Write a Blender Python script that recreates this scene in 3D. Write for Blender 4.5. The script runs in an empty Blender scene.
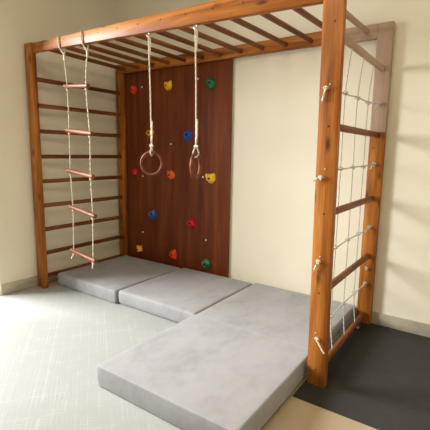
import bpy, bmesh, math, random
from mathutils import Vector, Matrix, noise

C = bpy.context.scene.collection
sc = bpy.context.scene

# ------------------------------------------------------------------ camera
cam_data = bpy.data.cameras.new('camera')
cam = bpy.data.objects.new('camera', cam_data)
C.objects.link(cam)
sc.camera = cam
YAW, PIT, ROLL = 0.6074, 0.1572, 0.0147
fw = Vector((-math.sin(YAW) * math.cos(PIT), math.cos(YAW) * math.cos(PIT), -math.sin(PIT)))
r0 = Vector((math.cos(YAW), math.sin(YAW), 0))
u0 = r0.cross(fw)
rt = math.cos(ROLL) * r0 + math.sin(ROLL) * u0
up = -math.sin(ROLL) * r0 + math.cos(ROLL) * u0
m = Matrix((rt, up, -fw)).transposed().to_4x4()
m.translation = Vector((3.4409, -3.0739, 1.2898))
cam.matrix_world = m
cam_data.sensor_width = 36
cam_data.lens = 393.58 / 430 * 36
cam_data.clip_start = 0.05

# ------------------------------------------------------------------ light
world = bpy.data.worlds.new('world')
sc.world = world
world.use_nodes = True
bgn = world.node_tree.nodes['Background']
bgn.inputs['Color'].default_value = (0.80, 0.90, 1.0, 1)
bgn.inputs['Strength'].default_value = 1.0

def area(name, loc, direction, sx, sy, energy, col, spread=180):
    d = bpy.data.lights.new(name, 'AREA')
    d.shape = 'RECTANGLE'
    d.size, d.size_y, d.energy, d.color = sx, sy, energy, col
    d.spread = math.radians(spread)
    o = bpy.data.objects.new(name, d)
    C.objects.link(o)
    o.location = loc
    o.rotation_euler = Vector(direction).to_track_quat('-Z', 'Y').to_euler()
    return o

# daylight coming through the glazed opening in the left wall
area('daylight', (-2.6, -2.95, 2.6), (1, 0.33, -0.34), 2.2, 2.2, 900, (0.95, 0.98, 1.0))
# unseen warm fill light added below the ceiling, on the camera's side
area('ceiling_fill', (2.3, -2.5, 3.2), (0, 0, -1), 1.2, 1.2, 33, (1.0, 0.88, 0.70))

sc.view_settings.view_transform = 'Standard'
sc.view_settings.look = 'None'
sc.view_settings.gamma = 1
sc.view_settings.use_curve_mapping = False
sc.view_settings.exposure = 0.18

# ------------------------------------------------------------------ materials
def srgb(r, g, b):
    f = lambda c: c / 12.92 if c <= 0.04045 else ((c + 0.055) / 1.055) ** 2.4
    return (f(r / 255), f(g / 255), f(b / 255), 1)

class Mat:
    def __init__(self, name):
        self.m = bpy.data.materials.new(name)
        self.m.use_nodes = True
        self.t = self.m.node_tree
        self.b = self.t.nodes['Principled BSDF']
    def n(self, kind, **kw):
        nd = self.t.nodes.new(kind)
        for k, v in kw.items():
            if k in nd.inputs:
                nd.inputs[k].default_value = v
            else:
                setattr(nd, k, v)
        return nd
    def l(self, a, b):
        self.t.links.new(a, b)
    def coords(self, scale=(1, 1, 1)):
        tc = self.n('ShaderNodeTexCoord')
        mp = self.n('ShaderNodeMapping')
        mp.inputs['Scale'].default_value = scale
        self.l(tc.outputs['Object'], mp.inputs['Vector'])
        return mp.outputs['Vector']
    def ramp(self, fac, stops):
        r = self.n('ShaderNodeValToRGB')
        while len(r.color_ramp.elements) < len(stops):
            r.color_ramp.elements.new(0.5)
        for e, (p, c) in zip(r.color_ramp.elements, stops):
            e.position, e.color = p, c
        self.l(fac, r.inputs['Fac'])
        return r.outputs['Color']
    def bump(self, h, strength, dist=0.002):
        b = self.n('ShaderNodeBump')
        b.inputs['Strength'].default_value = strength
        b.inputs['Distance'].default_value = dist
        self.l(h, b.inputs['Height'])
        self.l(b.outputs['Normal'], self.b.inputs['Normal'])
    def set(self, **kw):
        for k, v in kw.items():
            self.b.inputs[k.replace('_', ' ')].default_value = v

def noise_mat(name, c1, c2, scale=(6, 6, 6), rough=0.6, detail=4, bump=0.0, bscale=60, **kw):
    M = Mat(name)
    v = M.coords(scale)
    nz = M.n('ShaderNodeTexNoise', Scale=1.0, Detail=detail)
    M.l(v, nz.inputs['Vector'])
    M.l(M.ramp(nz.outputs['Fac'], [(0.3, c1), (0.7, c2)]), M.b.inputs['Base Color'])
    M.set(Roughness=rough, **kw)
    if bump:
        n2 = M.n('ShaderNodeTexNoise', Scale=bscale, Detail=3)
        M.l(M.coords(), n2.inputs['Vector'])
        M.bump(n2.outputs['Fac'], bump)
    return M.m

def wood(name, axis, dark, mid, light, rough=0.48, coat=0.06, fine=60, knots=False, spec=0.2):
    M = Mat(name)
    long_, cross = 1.3, 16.0
    s = [cross] * 3
    s['xyz'.index(axis)] = long_
    v = M.coords(s)
    n1 = M.n('ShaderNodeTexNoise', Scale=1.0, Detail=6, Distortion=0.6)
    M.l(v, n1.inputs['Vector'])
    s2 = [fine * 3] * 3
    s2['xyz'.index(axis)] = 4.0
    v2 = M.coords(s2)
    n2 = M.n('ShaderNodeTexNoise', Scale=1.0, Detail=3)
    M.l(v2, n2.inputs['Vector'])
    mx = M.n('ShaderNodeMath', operation='MULTIPLY_ADD')
    mx.inputs[1].default_value = 0.35
    M.l(n2.outputs['Fac'], mx.inputs[0])
    M.l(n1.outputs['Fac'], mx.inputs[2])
    col = M.ramp(mx.outputs[0], [(0.42, dark), (0.66, mid), (0.88, light)])
    if knots:
        s3 = [14.0] * 3
        s3['xyz'.index(axis)] = 4.5
        vo = M.n('ShaderNodeTexVoronoi', Scale=1.0)
        M.l(M.coords(s3), vo.inputs['Vector'])
        kf = M.ramp(vo.outputs['Distance'], [(0.06, (1, 1, 1, 1)), (0.24, (0, 0, 0, 1))])
        mix = M.n('ShaderNodeMixRGB')
        M.l(kf, mix.inputs['Fac'])
        M.l(col, mix.inputs['Color1'])
        mix.inputs['Color2'].default_value = tuple(c * 0.55 for c in dark[:3]) + (1,)
        col = mix.outputs['Color']
    M.l(col, M.b.inputs['Base Color'])
    M.set(Roughness=rough, Coat_Weight=coat, Coat_Roughness=0.3, Specular_IOR_Level=spec)
    M.bump(mx.outputs[0], 0.08)
    return M.m

PINE = (srgb(98, 54, 17), srgb(152, 89, 32), srgb(186, 120, 52))
pine = {a: wood('varnished_pine_' + a, a, *PINE, knots=True) for a in 'xyz'}
STAIN = (srgb(74, 38, 16), srgb(114, 64, 30), srgb(138, 86, 45))
stain = {a: wood('stained_rail_wood_' + a, a, *STAIN) for a in 'xyz'}
PALE = (srgb(152, 125, 104), srgb(169, 141, 119), srgb(181, 153, 130))  # washed-out look put into the wood colour of the upper right parts
pale = {a: wood('pale_wood_' + a, a, *PALE, rough=0.55, coat=0.05) for a in 'xyz'}
copper_wood = wood('reddish_turned_wood', 'x', srgb(88, 46, 22), srgb(122, 70, 40), srgb(148, 92, 58))
ring_wood = wood('ring_wood', 'x', srgb(76, 38, 20), srgb(108, 58, 34), srgb(138, 80, 52), rough=0.5, coat=0.0)
board_wood = wood('red_brown_plywood', 'z', srgb(88, 39, 14), srgb(108, 51, 21), srgb(126, 65, 31), rough=0.5, coat=0.0, fine=30, spec=0.22)
wall_paint = noise_mat('cream_wall_paint', srgb(226, 217, 194), srgb(232, 223, 201), (1.5, 1.5, 1.5), 0.85, bump=0.05, bscale=120)
ceil_paint = noise_mat('white_ceiling_paint', srgb(232, 228, 218), srgb(238, 235, 226), (2, 2, 2), 0.9)
skirting = noise_mat('grey_brown_stone_skirting', srgb(158, 148, 128), srgb(188, 178, 158), (5, 5, 9), 0.45, detail=8)
tile = noise_mat('tan_stone_tile', srgb(158, 140, 112), srgb(174, 156, 127), (3, 3, 3), 0.4, detail=8)
frame_white = noise_mat('white_door_paint', srgb(226, 228, 228), srgb(236, 238, 238), (4, 4, 4), 0.4)
rubber = noise_mat('black_rubber', srgb(33, 31, 28), srgb(40, 37, 33), (20, 20, 20), 0.75, bump=0.25, bscale=400)
rope_white = noise_mat('cream_cotton_rope', srgb(190, 178, 154), srgb(214, 204, 182), (150, 150, 150), 0.85)
net_rope = noise_mat('grey_white_net_rope', srgb(170, 166, 150), srgb(200, 196, 180), (150, 150, 150), 0.85)
steel = noise_mat('steel', srgb(150, 146, 140), srgb(176, 172, 166), (30, 30, 30), 0.35, Metallic=0.9)
hole_dark = noise_mat('dark_screw_hole', srgb(36, 20, 12), srgb(50, 28, 16), (60, 60, 60), 0.7)

def velvet(name):
    M = Mat(name)
    v = M.coords((3.4, 2.0, 2.6))
    n1 = M.n('ShaderNodeTexNoise', Scale=1.8, Detail=6, Distortion=0.35)
    M.l(v, n1.inputs['Vector'])
    n4 = M.n('ShaderNodeTexNoise', Scale=7.0, Detail=4)
    M.l(v, n4.inputs['Vector'])
    mx = M.n('ShaderNodeMath', operation='MULTIPLY_ADD')
    mx.inputs[1].default_value = 0.45
    M.l(n4.outputs['Fac'], mx.inputs[0])
    M.l(n1.outputs['Fac'], mx.inputs[2])
    M.l(M.ramp(mx.outputs[0], [(0.54, srgb(140, 138, 138)), (0.70, srgb(148, 146, 146)), (0.86, srgb(153, 151, 151))]), M.b.inputs['Base Color'])
    M.set(Roughness=0.8, Sheen_Weight=0.35, Sheen_Roughness=0.35, Specular_IOR_Level=0.25)
    n2 = M.n('ShaderNodeTexNoise', Scale=500, Detail=2)
    M.l(M.coords(), n2.inputs['Vector'])
    M.bump(n2.outputs['Fac'], 0.15, 0.001)
    return M.m
grey_velvet = velvet('grey_velvet')

def weave():
    M = Mat('woven_grid_vinyl')
    v = M.coords((1, 1, 1))
    v.node.inputs['Rotation'].default_value = (0, 0, math.radians(-52))
    def mth(op, a, b=None):
        nd = M.n('ShaderNodeMath', operation=op)
        for i, s in enumerate((a, b)):
            if s is None:
                continue
            if isinstance(s, (int, float)):
                nd.inputs[i].default_value = s
            else:
                M.l(s, nd.inputs[i])
        return nd.outputs[0]
    sep = M.n('ShaderNodeSeparateXYZ')
    M.l(v, sep.inputs[0])
    X, Y = sep.outputs[0], sep.outputs[1]
    CELL = 0.066
    cx, cy = mth('FLOOR', mth('DIVIDE', X, CELL)), mth('FLOOR', mth('DIVIDE', Y, CELL))
    cmb = M.n('ShaderNodeCombineXYZ')
    M.l(cx, cmb.inputs[0]); M.l(cy, cmb.inputs[1])
    wn = M.n('ShaderNodeTexWhiteNoise', noise_dimensions='2D')
    M.l(cmb.outputs[0], wn.inputs['Vector'])
    R = wn.outputs['Value']
    horiz = mth('GREATER_THAN', R, 0.5)
    coord = mth('ADD', mth('MULTIPLY', X, horiz), mth('MULTIPLY', Y, mth('SUBTRACT', 1.0, horiz)))
    fr = mth('FRACT', mth('ADD', mth('DIVIDE', coord, CELL / 3), R))
    stripe = mth('LESS_THAN', mth('ABSOLUTE', mth('SUBTRACT', fr, 0.5)), 0.16)
    # long continuous threads
    def lines(co, per, w, off):
        f = mth('FRACT', mth('ADD', mth('DIVIDE', co, per), off))
        return mth('LESS_THAN', mth('ABSOLUTE', mth('SUBTRACT', f, 0.5)), w)
    n1 = M.n('ShaderNodeTexNoise', Scale=9.0, Detail=2)
    M.l(v, n1.inputs['Vector'])
    fade = M.ramp(n1.outputs['Fac'], [(0.4, (0.15, 0.15, 0.15, 1)), (0.65, (1, 1, 1, 1))])
    g = mth('MAXIMUM', lines(X, 0.17, 0.02, 0.0), lines(Y, 0.17, 0.02, 0.3))
    g = mth('MAXIMUM', g, lines(X, 0.055, 0.04, 0.2))
    tot = mth('MULTIPLY', mth('MAXIMUM', mth('MULTIPLY', stripe, 0.6), g), fade)
    n3 = M.n('ShaderNodeTexNoise', Scale=250.0, Detail=2)
    M.l(v, n3.inputs['Vector'])
    tot2 = mth('ADD', mth('MULTIPLY', tot, 0.85), mth('MULTIPLY', n3.outputs['Fac'], 0.2))
    M.l(M.ramp(tot2, [(0.0, srgb(154, 154, 149)), (0.3, srgb(157, 157, 152)), (1.0, srgb(168, 168, 163))]), M.b.inputs['Base Color'])
    M.set(Roughness=0.5, Specular_IOR_Level=0.4)
    M.bump(tot, 0.3, 0.002)
    return M.m
weave_mat = weave()

def plastic(name, r, g, b):
    d = lambda k: srgb(r * k, g * k, b * k)
    return noise_mat(name, d(0.94), d(1.0), (40, 40, 40), 0.36, bump=0.15, bscale=300)
PL = {'orange': plastic('orange_resin', 255, 104, 34), 'vermilion': plastic('vermilion_resin', 255, 66, 28), 'yellow': plastic('yellow_resin', 255, 200, 36),
      'amber': plastic('amber_resin', 255, 172, 60), 'green': plastic('green_resin', 8, 112, 66), 'blue': plastic('blue_resin', 16, 92, 190), 'crimson': plastic('crimson_resin', 212, 18, 44)}

# ------------------------------------------------------------------ mesh helpers
def wloc(o):
    v = Vector((0, 0, 0))
    while o is not None:
        v += Vector(o.location)
        o = o.parent
    return v

class MB:
    """collects world-space shapes, links them as one mesh object"""
    def __init__(self):
        self.bm = bmesh.new()
    def box(self, x0, x1, y0, y1, z0, z1, bev=0.0, seg=2):
        t = bmesh.new()
        bmesh.ops.create_cube(t, size=1)
        for v in t.verts:
            v.co = Vector(((x0 + x1) / 2 + v.co.x * (x1 - x0), (y0 + y1) / 2 + v.co.y * (y1 - y0), (z0 + z1) / 2 + v.co.z * (z1 - z0)))
        if bev:
            bmesh.ops.bevel(t, geom=t.edges[:], offset=bev, segments=seg, profile=0.5, affect='EDGES')
        return self.take(t)
    def hexa(self, pts, bev=0.0, seg=2):
        """pts: 4 corners of the bottom then 4 of the top, same order"""
        t = bmesh.new()
        vs = [t.verts.new(p) for p in pts]
        for f in ((3, 2, 1, 0), (4, 5, 6, 7), (0, 1, 5, 4), (1, 2, 6, 5), (2, 3, 7, 6), (3, 0, 4, 7)):
            t.faces.new([vs[i] for i in f])
        bmesh.ops.recalc_face_normals(t, faces=t.faces[:])
        if bev:
            bmesh.ops.bevel(t, geom=t.edges[:], offset=bev, segments=seg, profile=0.5, affect='EDGES')
        return self.take(t)
    def take(self, t):
        vm = {}
        for v in t.verts:
            vm[v] = self.bm.verts.new(v.co)
        for f in t.faces:
            nf = self.bm.faces.new([vm[v] for v in f.verts])
            nf.smooth = True
        t.free()
        return self
    def tube(self, pts, r, n=10, twist=0.0, lobes=0, amp=0.0, closed=False, caps=True, radii=None):
        pts = [Vector(p) for p in pts]
        N = len(pts)
        rings = []
        d0 = (pts[1] - pts[0]).normalized()
        ref = Vector((0, 0, 1)) if abs(d0.z) < 0.9 else Vector((1, 0, 0))
        side = d0.cross(ref).normalized()
        L = 0.0
        for i, p in enumerate(pts):
            if closed:
                d = (pts[(i + 1) % N] - pts[i - 1]).normalized()
            else:
                d = (pts[min(i + 1, N - 1)] - pts[max(i - 1, 0)]).normalized()
            side = (side - d * side.dot(d)).normalized()
            oth = d.cross(side)
            if i:
                L += (pts[i] - pts[i - 1]).length
            rr = radii[i] if radii else r
            ring = []
            for k in range(n):
                a = 2 * math.pi * k / n
                q = rr * (1 + (amp * math.cos(lobes * a + twist * L) if lobes else 0))
                ring.append(self.bm.verts.new(p + side * (q * math.cos(a)) + oth * (q * math.sin(a))))
            rings.append(ring)
        M_ = N if closed else N - 1
        for i in range(M_):
            A, B = rings[i], rings[(i + 1) % N]
            for k in range(n):
                f = self.bm.faces.new((A[k], A[(k + 1) % n], B[(k + 1) % n], B[k]))
                f.smooth = True
        if caps and not closed:
            self.bm.faces.new(rings[0][::-1])
            self.bm.faces.new(rings[-1])
        return self
    def rod(self, a, b, r, n=16, ch=0.004):
        a, b = Vector(a), Vector(b)
        d = (b - a).normalized()
        return self.tube([a, a + d * ch, b - d * ch, b], r, n, radii=[r - ch, r, r, r - ch])
    def rope(self, pts, r, step=0.006):
        """laid rope: a three-lobed twisted tube along a polyline"""
        P = resample(pts, step)
        return self.tube(P, r, 9, twist=2 * math.pi / (r * 9), lobes=3, amp=0.16)
    def knot(self, c, r, axis, rope_r):
        """overhand knot: a small trefoil of rope"""
        c, ax = Vector(c), Vector(axis).normalized()
        s = ax.orthogonal().normalized()
        o = ax.cross(s)
        P = []
        for i in range(48):
            t = 2 * math.pi * i / 48
            x, y, z = math.sin(t) + 2 * math.sin(2 * t), math.cos(t) - 2 * math.cos(2 * t), -math.sin(3 * t)
            P.append(c + (s * x + o * y) * (r / 3) + ax * (z * r * 0.45))
        return self.tube(P, rope_r, 8, closed=True)
    def build(self, name, mat, parent=None, flat=False):
        bm = self.bm
        off = wloc(parent)
        for v in bm.verts:
            v.co -= off
        bmesh.ops.recalc_face_normals(bm, faces=bm.faces[:])
        me = bpy.data.meshes.new(name)
        if flat:
            for f in bm.faces:
                f.smooth = False
        bm.to_mesh(me)
        bm.free()
        if not flat:
            me.set_sharp_from_angle(angle=math.radians(40))
        me.materials.append(mat)
        o = bpy.data.objects.new(name, me)
        C.objects.link(o)
        o.parent = parent
        return o

def resample(pts, step):
    pts = [Vector(p) for p in pts]
    out = [pts[0]]
    for a, b in zip(pts, pts[1:]):
        n = max(1, int((b - a).length / step))
        for i in range(1, n + 1):
            out.append(a.lerp(b, i / n))
    return out

def smooth_path(pts, n=8):
    P = [Vector(p) for p in pts]
    P = [P[0] * 2 - P[1]] + P + [P[-1] * 2 - P[-2]]
    out = []
    for i in range(1, len(P) - 2):
        a, b, c, d = P[i - 1:i + 3]
        for k in range(n):
            t = k / n
            out.append(0.5 * ((2 * b) + (c - a) * t + (2 * a - 5 * b + 4 * c - d) * t * t + (3 * b - a - 3 * c + d) * t ** 3))
    out.append(P[-2])
    return out

def tag(o, label=None, cat=None, group=None, kind=None):
    for k, v in (('label', label), ('category', cat), ('group', group), ('kind', kind)):
        if v:
            o[k] = v
    return o

def thing(name, label, cat, loc, group=None):
    o = bpy.data.objects.new(name, None)
    o.empty_display_size = 0.1
    C.objects.link(o)
    o.location = loc
    return tag(o, label, cat, group)

def struct(name, mb, mat, parent=None, label=None):
    o = mb.build(name, mat, parent)
    o['kind'] = 'structure'
    if label:
        o['label'] = label
    return o

# ------------------------------------------------------------------ the room
XL, XR, YF, HC = -0.036, 4.7, -5.2, 3.3
DY0, DY1, DZ = -1.40, -3.0, 2.5      # glazed door opening in the left wall
struct('floor', MB().box(XL - 0.2, XR + 0.2, YF - 0.2, 0.2, -0.1, 0.0), tile, label='tan stone floor showing at the bottom right')
struct('wall_back', MB().box(XL - 0.2, XR + 0.2, 0.0, 0.2, 0, HC), wall_paint, label='bright cream wall behind the climbing frame')
struct('wall_left', MB().box(XL - 0.2, XL, DY0, 0.0, 0, HC).box(XL - 0.2, XL, YF, DY1, 0, HC).box(XL - 0.2, XL, DY1, DY0, DZ, HC), wall_paint,
       label='shaded cream side wall behind the ladder rungs')
struct('wall_right', MB().box(XR, XR + 0.2, YF, 0.0, 0, HC), wall_paint)
struct('wall_front', MB().box(XL - 0.2, XR + 0.2, YF - 0.2, YF, 0, HC), wall_paint)
struct('ceiling', MB().box(XL - 0.2, XR + 0.2, YF - 0.2, 0.2, HC, HC + 0.1), ceil_paint)
BH = 0.098
struct('baseboard_left', MB().box(XL, XL + 0.012, DY0, -0.0, 0, BH, 0.002), skirting)
struct('baseboard_back', MB().box(XL + 0.012, XR, -0.012, 0.0, 0, BH, 0.002), skirting)
d = MB()
d.box(XL - 0.14, XL - 0.06, DY1, DY0, DZ - 0.06, DZ, 0.003)
d.box(XL - 0.14, XL - 0.06, DY0 - 0.06, DY0 - 0.002, 0, DZ - 0.06, 0.003).box(XL - 0.14, XL - 0.06, DY1 + 0.002, DY1 + 0.06, 0, DZ - 0.06, 0.003)
d.box(XL - 0.13, XL - 0.07, (DY0 + DY1) / 2 - 0.03, (DY0 + DY1) / 2 + 0.03, 0, DZ - 0.06, 0.003)
struct('door_1', d, frame_white)

# ------------------------------------------------------------------ floor coverings
r = MB().box(-0.018, 2.62, -4.2, -1.085, 0.0, 0.004).box(0.115, 2.62, -1.085, -0.45, 0.0, 0.004).build('woven_rug', weave_mat)
tag(r, 'light grey rug with a woven grid pattern, spread in front of the grey mats', 'rug')
r = MB().box(2.688, 4.35, -1.235, -0.014, 0.0, 0.005, 0.0015).build('rubber_mat', rubber)
tag(r, 'thin black rubber mat on the floor to the right of the rope net', 'mat')

# ------------------------------------------------------------------ climbing frame
FX, PW, PT = 2.7976, 0.1045, 0.045     # right edge, post width, post thickness
FY = -1.0719                           # front face of the front posts
BY = -0.05                             # front face of the rear posts
PH = 2.2
fr = thing('jungle_gym', 'varnished pine indoor climbing frame with monkey bars and ladder rungs, standing in the room corner', 'jungle gym', (FX / 2, -0.55, 0))
def post(x0, y0, z0, z1, mat, holes=(), name='post', label=None, lean=0.0):
    y1, xa, xb = y0 + PT, x0 + lean, x0 + lean + PW
    o = MB().hexa([(x0, y0, z0), (x0 + PW, y0, z0), (x0 + PW, y1, z0), (x0, y1, z0), (xa, y0, z1), (xb, y0, z1), (xb, y1, z1), (xa, y1, z1)], 0.004).build(name, mat, fr)
    if label:
        o['label'] = label
    for hx, hz in holes:
        MB().rod((x0 + hx, y0 + 0.003, hz), (x0 + hx, y0 - 0.0012, hz), 0.0055, 12, 0.0008).build('screw_hole', hole_dark, o)
    return o
post(0, FY, 0, PH, pine['z'], [(0.06, 1.7), (0.06, 0.9)])
post(0, BY, 0, 2.12, pine['z'], [(0.05, 1.30), (0.05, 0.42)])
post(FX - PW + 0.007, FY, 0.005, 2.32, pine['z'], [(0.044, 1.93), (0.041, 1.43), (0.044, 0.98), (0.042, 0.545), (0.05, 0.10)], lean=-0.025)
post(FX - PW, BY, 0.005, 1.452, pine['z'], [(0.03, 1.34)])
post(FX - PW, BY, 1.452, 2.193, pale['z'], [], 'post', 'pale upper section of the rear right post')
# beams
bz0 = lambda x: 2.122 - 0.0315 * x      # front beam bottom
bz1 = lambda x: 2.197 - 0.0140 * x
def fbeam(xa, xb):
    y0, y1 = FY + 0.012, FY + 0.052
    return MB().hexa([(xa, y0, bz0(xa)), (xb, y0, bz0(xb)), (xb, y1, bz0(xb)), (xa, y1, bz0(xa)),
                      (xa, y0, bz1(xa)), (xb, y0, bz1(xb)), (xb, y1, bz1(xb)), (xa, y1, bz1(xa))], 0.004)
b = fbeam(PW, FX - PW).build('beam', pine['x'], fr)
for i in range(13):
    x = 0.14 + 0.207 * i
    if 0.12 < x < FX - PW:
        z = (bz0(x) + bz1(x)) / 2 + 0.012
        MB().rod((x, FY + 0.016, z), (x, FY + 0.0105, z), 0.0055, 12, 0.0008).build('screw_hole', hole_dark, b)
RB0, RB1 = 2.094, 2.19
MB().box(0.0, 2.40, BY - 0.004, BY + 0.040, RB0 + 0.014, RB1 + 0.014, 0.004).build('beam', pine['x'], fr)
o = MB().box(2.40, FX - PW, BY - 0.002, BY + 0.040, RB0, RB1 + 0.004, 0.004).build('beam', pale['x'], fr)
o['label'] = 'pale right end of the rear beam'
# monkey bars
for i in range(13):
    x = 0.14 + 0.207 * i
    zf = (bz0(x) + bz1(x)) / 2 + 0.015
    zr = (RB0 + RB1) / 2 + 0.005
    last = i == 12
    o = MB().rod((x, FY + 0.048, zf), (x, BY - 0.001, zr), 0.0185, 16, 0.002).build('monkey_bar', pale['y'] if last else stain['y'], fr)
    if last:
        o['label'] = 'pale monkey bar'
# ladder rungs on the left side
for i in range(9):
    z = 1.9092 - 0.2261 * i
    MB().box(PW / 2 - 0.014, PW / 2 + 0.014, FY + PT - 0.004, BY + 0.004, z - 0.0185, z + 0.0185, 0.007, 3).build('ladder_rung', stain['y'], fr)
# crossbars on the right side
for i, z in enumerate((1.885, 1.432, 0.975, 0.540, 0.078)):
    x = FX - PW / 2
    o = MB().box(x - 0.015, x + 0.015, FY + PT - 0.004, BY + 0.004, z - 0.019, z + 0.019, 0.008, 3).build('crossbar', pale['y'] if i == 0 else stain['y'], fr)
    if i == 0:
        o['label'] = 'pale top crossbar of the net side'

# ------------------------------------------------------------------ climbing board
cb = thing('climbing_board', 'tall dark red-brown plywood board screwed to the back wall, dotted with coloured holds', 'board', (0.8, -0.011, 0.02))
BF = -0.022
MB().box(PW + 0.004, 1.482, BF, -0.0125, 0.02, 2.116, 0.002).build('panel', board_wood, cb)
for x, z in ((0.367, 1.954), (1.101, 1.969), (0.764, 1.369), (1.171, 1.056), (1.215, 0.441), (0.351, 0.41), (0.363, 1.029)):
    o = MB().rod((x, BF + 0.004, z), (x, BF - 0.003, z), 0.010, 14, 0.002).build('bolt', frame_white, cb)

# ------------------------------------------------------------------ climbing holds
def hold_mesh(seed, horns, w, h, dpt):
    random.seed(seed)
    k_ = 0.98 if horns else 1.08
    w, h = w * k_, h * k_
    bm = bmesh.new()
    bmesh.ops.create_icosphere(bm, subdivisions=3, radius=1)
    off = Vector((seed * 3.1, seed * 1.7, seed * 0.9))
    cuts = [Vector((random.uniform(-1, 1), random.uniform(-1.0, -0.1), random.uniform(-1, 1))).normalized() for _ in range(9)]
    for v in bm.verts:
        p = v.co.copy()
        n = noise.noise(p * 1.3 + off)
        p *= 1 + 0.22 * n
        for c in cuts:
            k = p.dot(c) - 0.74
            if k > 0:
                p -= c * k * 0.9
        for hx, hz in horns:
            hv = Vector((hx, -0.15, hz)).normalized()
            dd = v.co.dot(hv)
            if dd > 0.86:
                p += hv * (dd - 0.86) / 0.14 * 0.55
        # bolt recess in the middle of the front
        rad = math.hypot(p.x, p.z)
        if p.y < 0 and rad < 0.34:
            p.y += 0.30 * (1 - rad / 0.34) + 0.1
        p.y = min(p.y, 0.12)
        v.co = Vector((p.x * w, p.y * dpt, p.z * h))
    return bm
HOLDS = [  # px-derived x, z, material, horns, size, label
    (0.258, 1.931, 'vermilion', [(-0.7, 0.8)], 0.043, 'red-orange climbing hold in the top left corner of the board'),
    (0.736, 1.933, 'yellow', [(-0.75, 0.75), (0.6, 0.7)], 0.046, 'yellow climbing hold in the middle of the top row'),
    (1.259, 1.918, 'green', [], 0.052, 'dark green climbing hold at the top right of the board'),
    (0.484, 1.482, 'yellow', [(0.8, 0.3)], 0.044, 'yellow climbing hold behind the left ring rope'),
    (0.992, 1.455, 'blue', [], 0.050, 'blue climbing hold beside the right ring rope'),
    (0.252, 1.068, 'crimson', [], 0.046, 'deep red climbing hold at the left edge, beside the left ring'),
    (0.772, 1.058, 'orange', [(-0.7, 0.7)], 0.048, 'orange climbing hold between the two rings'),
    (1.267, 1.047, 'yellow', [(-0.8, 0.5), (0.6, 0.6)], 0.050, 'yellow climbing hold to the right of the right ring'),
    (0.515, 0.630, 'blue', [], 0.048, 'blue climbing hold low on the left half of the board'),
    (1.034, 0.591, 'crimson', [], 0.050, 'deep red climbing hold low on the right half of the board'),
    (0.303, 0.212, 'amber', [(-0.75, 0.8), (0.65, 0.75)], 0.042, 'amber climbing hold at the bottom left, just above the mat'),
    (0.796, 0.234, 'vermilion', [(0.6, 0.75), (0.7, -0.7)], 0.050, 'red-orange climbing hold in the middle of the bottom row'),
    (1.225, 0.202, 'green', [], 0.052, 'dark green climbing hold at the bottom right, just above the mat'),
]
for i, (x, z, c, horns, s, lab) in enumerate(HOLDS):
    t = thing('climbing_hold', lab, 'climbing hold', (x, BF, z), 'climbing holds on the board')
    bm = hold_mesh(i + 2, horns, s, s * 0.95, 0.050)
    mb = MB(); mb.bm.free(); mb.bm = bm
    ymax = max(v.co.y for v in bm.verts)
    for v in bm.verts:
        v.co += Vector((x, BF - ymax + 0.001, z))
    body = mb.build('body', PL[c], t, flat=True)
    MB().rod((x, BF - 0.004, z), (x, BF - 0.047, z), 0.0085, 12, 0.002).build('bolt', hole_dark, t)

# ------------------------------------------------------------------ folding mats
def panel(x0, x1, y0, y1, z0, z1, r, seed, crown=0.006):
    def axis(a, b, nmid):
        L = [a + r * k for k in (0, 0.12, 0.3, 0.6, 1)]
        Mi = [a + r + (b - a - 2 * r) * k / nmid for k in range(1, nmid)]
        R = [b - r * k for k in (1, 0.6, 0.3, 0.12, 0)]
        return L + Mi + R
    xs, ys, zs = axis(x0, x1, 26), axis(y0, y1, 26), axis(z0, z1, 3)
    bm = bmesh.new()
    vm = {}
    lo, hi = Vector((x0 + r, y0 + r, z0 + r)), Vector((x1 - r, y1 - r, z1 - r))
    cx, cy = (x0 + x1) / 2, (y0 + y1) / 2
    def vert(i, j, k):
        key = (i, j, k)
        if key not in vm:
            p = Vector((xs[i], ys[j], zs[k]))
            q = Vector([min(max(p[a], lo[a]), hi[a]) for a in range(3)])
            d = p - q
            if d.length > 0:
                p = q + d * (r / d.length)
            tz = (p.z - z0) / (z1 - z0)
            u, v = (p.x - cx) / (x1 - x0) * 2, (p.y - cy) / (y1 - y0) * 2
            n = noise.noise(Vector((p.x * 4 + seed, p.y * 4, seed))) * 0.0035 + noise.noise(Vector((p.x * 11, p.y * 11 + seed, 2))) * 0.0012
            p.z += tz * (crown * (1 - u * u) * (1 - v * v) + n * max(0, 1 - max(abs(u), abs(v)) ** 6))
            # sides belly a little
            bul = 0.004 * math.sin(math.pi * min(1, max(0, tz))) + noise.noise(Vector((p.x * 6, p.y * 6, p.z * 9 + seed))) * 0.0015
            if abs(u) > 0.97:
                p.x += math.copysign(bul, u)
            if abs(v) > 0.97:
                p.y += math.copysign(bul, v)
            vm[key] = bm.verts.new(p)
        return vm[key]
    I, J, K = len(xs) - 1, len(ys) - 1, len(zs) - 1
    for i in range(I):
        for j in range(J):
            for k in (0, K):
                bm.faces.new((vert(i, j, k), vert(i + 1, j, k), vert(i + 1, j + 1, k), vert(i, j + 1, k)))
    for i in range(I):
        for k in range(K):
            for j in (0, J):
                bm.faces.new((vert(i, j, k), vert(i + 1, j, k), vert(i + 1, j, k + 1), vert(i, j, k + 1)))
    for j in range(J):
        for k in range(K):
            for i in (0, I):
                bm.faces.new((vert(i, j, k), vert(i, j + 1, k), vert(i, j + 1, k + 1), vert(i, j, k + 1)))
    for f in bm.faces:
        f.smooth = True
    mb = MB(); mb.bm.free(); mb.bm = bm
    return mb
MZ = 0.0045
t = thing('folding_mat', 'grey velvet folding mat lying along the board at the foot of the ladder rungs', 'mat', (0.95, -0.48, MZ), 'grey folding mats')
panel(0.112, 0.938, -0.935, -0.068, MZ, 0.122, 0.016, 1).build('panel', grey_velvet, t)
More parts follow.
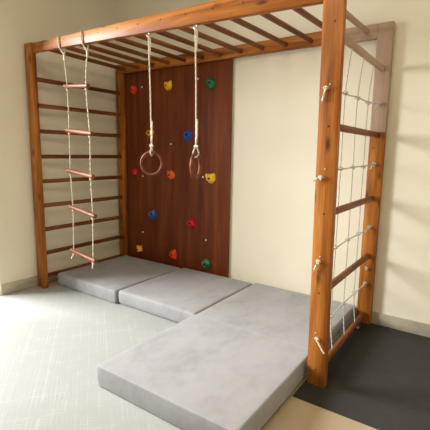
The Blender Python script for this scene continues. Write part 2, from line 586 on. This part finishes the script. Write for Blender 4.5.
panel(0.948, 1.772, -0.915, -0.040, MZ, 0.124, 0.022, 7).build('panel', grey_velvet, t)
t = thing('folding_mat', 'grey velvet folding mat jutting out into the room at the foot of the rope net', 'mat', (2.24, -0.9, MZ), 'grey folding mats')
panel(1.782, 2.672, -0.912, -0.020, MZ, 0.124, 0.010, 13, 0.003).build('panel', grey_velvet, t)
panel(1.776, 2.676, -1.790, -0.914, MZ, 0.127, 0.009, 19, 0.005).build('panel', grey_velvet, t)

# ------------------------------------------------------------------ rope net on the right side
NX = FX - PW / 2
nt = thing('rope_net', 'knotted off-white rope net strung between the two right-hand posts', 'net', (NX, -0.55, 0.085))
NR = 0.0036
ny = (-0.778, -0.532, -0.285)
nz = (1.632, 1.210, 0.745, 0.312)
random.seed(4)
for y in ny:
    x = NX - 0.02
    pts = [(x + 0.02, y, 1.874)]
    for z in nz:
        pts += [(x, y + random.uniform(-.004, .004), z)]
    pts += [(x + 0.02, y, 0.090)]
    mb = MB().rope(smooth_path(pts, 6), NR)
    mb.build('vertical_rope', net_rope, nt)
for z in nz:
    x = NX - 0.02
    pts = [(NX - 0.008, FY - 0.004, z + 0.004), (NX - 0.01, FY + PT + 0.01, z - 0.002)]
    for y in ny:
        pts.append((x + random.uniform(-.002, .002), y, z + random.uniform(-.008, .006)))
    pts += [(NX, BY - 0.03, z + 0.012), (NX, BY - 0.004, z + 0.015)]
    mb = MB().rope(smooth_path(pts, 6), NR * 1.1)
    mb.build('horizontal_rope', net_rope, nt)
    for y in ny:
        MB().knot((x, y, z), 0.0125, (0.3, 0.2, 1), NR * 1.5).build('knot', net_rope, nt)
    k = MB().knot((NX, BY - 0.016, z + 0.015), 0.014, (0, 1, 0), NR)
    k.rope(smooth_path([(NX, BY - 0.020, z + 0.012), (NX - 0.012, BY - 0.032, z + 0.004), (NX - 0.022, BY - 0.03, z - 0.022)], 5), NR)
    k.build('knot', net_rope, nt)
tails = {1.632: [(-0.006, -0.012, -0.018), (-0.012, -0.012, -0.045), (-0.016, -0.010, -0.062)],
         1.210: [(-0.016, -0.014, -0.004), (-0.030, -0.022, -0.014), (-0.036, -0.022, -0.020)],
         0.745: [(-0.008, -0.014, -0.014), (-0.018, -0.013, -0.040), (-0.020, -0.011, -0.055)],
         0.312: [(0.012, -0.018, -0.018), (0.034, -0.024, -0.046), (0.048, -0.026, -0.062)]}
fk = {1.632: (2.722, 1.616), 1.210: (2.722, 1.170), 0.745: (2.735, 0.722), 0.312: (2.752, 0.285)}
for z in nz:
    x, zz = fk[z]
    mb = MB().knot((x, FY - 0.012, zz), 0.0105, (0.2, 1, 0.1), NR * 1.25)
    mb.rope(smooth_path([(x, FY - 0.016, zz)] + [(x + a, FY + b_, zz + c) for a, b_, c in tails[z]], 6), NR * 1.3)
    o = mb.build('knot', rope_white, nt)
    o['label'] = 'white knotted rope end on the front post'
# the lowest loose ends below the bottom crossbar and on the rear post
MB().knot((NX + 0.012, -0.25, 0.048), 0.012, (0, 0.3, 1), NR).build('knot', net_rope, nt)
MB().knot((NX, BY - 0.010, 0.445), 0.012, (0, 1, 0), NR).build('knot', net_rope, nt)

# ------------------------------------------------------------------ rope ladder
lad = thing('rope_ladder', 'rope ladder with five round wooden rungs hanging from the left end of the front beam', 'rope ladder', (0.69, FY, 0.40))
RUNG = [((0.508, 1.812), (0.862, 1.782)), ((0.508, 1.458), (0.890, 1.420)), ((0.500, 1.122), (0.884, 1.086)), ((0.515, 0.812), (0.892, 0.768)), ((0.500, 0.425), (0.878, 0.392))]
LY = FY - 0.006
LYB = FY + 0.03
ra, rb = [], []
for (xa, za), (xb, zb) in RUNG:
    xa, xb = xa - 0.026, xb - 0.026
    MB().rod((xa, LYB + 0.02, za), (xb, LYB - 0.015, zb), 0.018, 16, 0.003).build('rung', copper_wood, lad)
    ta, tb = 0.12, 0.90
    for lst, t_ in ((ra, ta), (rb, tb)):
        lst.append(Vector((xa + (xb - xa) * t_, LYB + 0.02 - 0.035 * t_, za + (zb - za) * t_)))
for lst, xt in ((ra, 0.497), (rb, 0.789)):
    zt0, zt1 = bz0(xt), bz1(xt)
    y0, y1 = FY + 0.012 - 0.007, FY + 0.052 + 0.007
    loop = [(xt + 0.022, LYB, zt0 - 0.05), (xt + 0.006, y0 - 0.0, zt0 - 0.006), (xt, y0, zt0 + 0.012), (xt - 0.004, y0, zt1 - 0.006), (xt - 0.003, (y0 + y1) / 2, zt1 + 0.007), (xt, y1, zt1 - 0.006), (xt + 0.006, y1, zt0 + 0.006), (xt + 0.024, LYB + 0.006, zt0 - 0.05)]
    mb = MB().rope(smooth_path(loop, 6), 0.0052)
    mb.rope(smooth_path([(xt + 0.023, LYB, zt0 - 0.035), (xt + 0.026, LYB, zt0 - 0.06), (xt + 0.027, LYB, zt0 - 0.10)], 5), 0.0085)
    pts = [Vector((xt + 0.025, LYB, zt0 - 0.06))]
    for p in lst:
        pts.append(p)
    mb.rope(smooth_path(pts, 4), 0.0046)
    mb.build('rope', rope_white, lad)
    for p in lst:
        MB().knot(p - Vector((0, 0, 0.026)), 0.009, (0, 0, 1), 0.0046).build('knot', rope_white, lad)
for p, dx in ((ra[-1], -0.03), (rb[-1], -0.004)):
    MB().rope(smooth_path([p - Vector((0, 0, 0.02)), p + Vector((dx * 0.5, -0.004, -0.045)), p + Vector((dx, -0.006, -0.075))], 5), 0.0056).build('rope_end', rope_white, lad)

# ------------------------------------------------------------------ gym rings
def gym_ring(xr, ztop_ring, R, yaw, label, x_top, tilt=0.0):
    ry = FY + 0.03
    cz = ztop_ring - R
    t = thing('gym_ring', label, 'gym ring', (xr, ry, cz - R), 'gym rings on ropes')
    u = Vector((math.cos(yaw), math.sin(yaw), 0))
    P = [Vector((xr, ry, cz)) + (u * math.cos(a) + Vector((0, 0, 1)) * math.sin(a)) * (R - 0.0105) for a in [2 * math.pi * k / 64 for k in range(64)]]
    MB().tube(P, 0.0105, 14, closed=True).build('hoop', ring_wood, t)
    zb = bz0(x_top)
    zt = cz + R
    top = Vector((x_top, ry, zb - 0.012))
    kn = Vector((xr, ry, zt + 0.034))
    mb = MB().rope([top, top.lerp(kn, 0.5) + Vector((0.004, 0, 0)), kn], 0.0046)
    # doubled stretch under the beam and above the ring
    mb.rope([top + Vector((0.008, 0.004, 0.004)), top + Vector((0.014, 0.004, -0.06)), top + Vector((0.008, 0.002, -0.14))], 0.0048)
    mb.rope([kn + Vector((0.010, -0.002, 0.17)), kn + Vector((0.011, -0.003, 0.08)), kn], 0.0052)
    # the loop that holds the hoop
    n_ = Vector((-u.y, u.x, 0))
    loop = [kn, kn + n_ * 0.012 - Vector((0, 0, 0.018)), Vector((xr, ry, zt)) + n_ * 0.018 - Vector((0, 0, 0.013)), Vector((xr, ry, zt - 0.034)),
            Vector((xr, ry, zt)) - n_ * 0.018 - Vector((0, 0, 0.013)), kn - n_ * 0.012 - Vector((0, 0, 0.018)), kn]
    mb.rope(smooth_path(loop, 6), 0.005)
    mb.build('rope', rope_white, t)
    k = MB().knot(kn, 0.011, (0, 0.2, 1), 0.005)
    k.rope(smooth_path([kn, kn + Vector((0.02, -0.012, 0.002)), kn + Vector((0.026, -0.014, 0.0))], 5), 0.0048)
    k.build('knot', rope_white, t)
    mb = MB().tube([(x_top + 0.012 * math.cos(a), ry, zb - 0.012 + 0.012 * math.sin(a)) for a in [2 * math.pi * i / 24 for i in range(24)]], 0.003, 8, closed=True)
    mb.rod((x_top, ry, zb - 0.002), (x_top, ry, zb + 0.012), 0.003, 8, 0.0005)
    mb.build('screw_eye', steel, t)
gym_ring(1.480, 1.296, 0.088, YAW - 0.25, 'left wooden gym ring hanging face-on from a white rope on the front beam', 1.462)
gym_ring(1.872, 1.292, 0.088, YAW + 1.24, 'right wooden gym ring turned nearly edge-on, hanging from a white rope', 1.860)
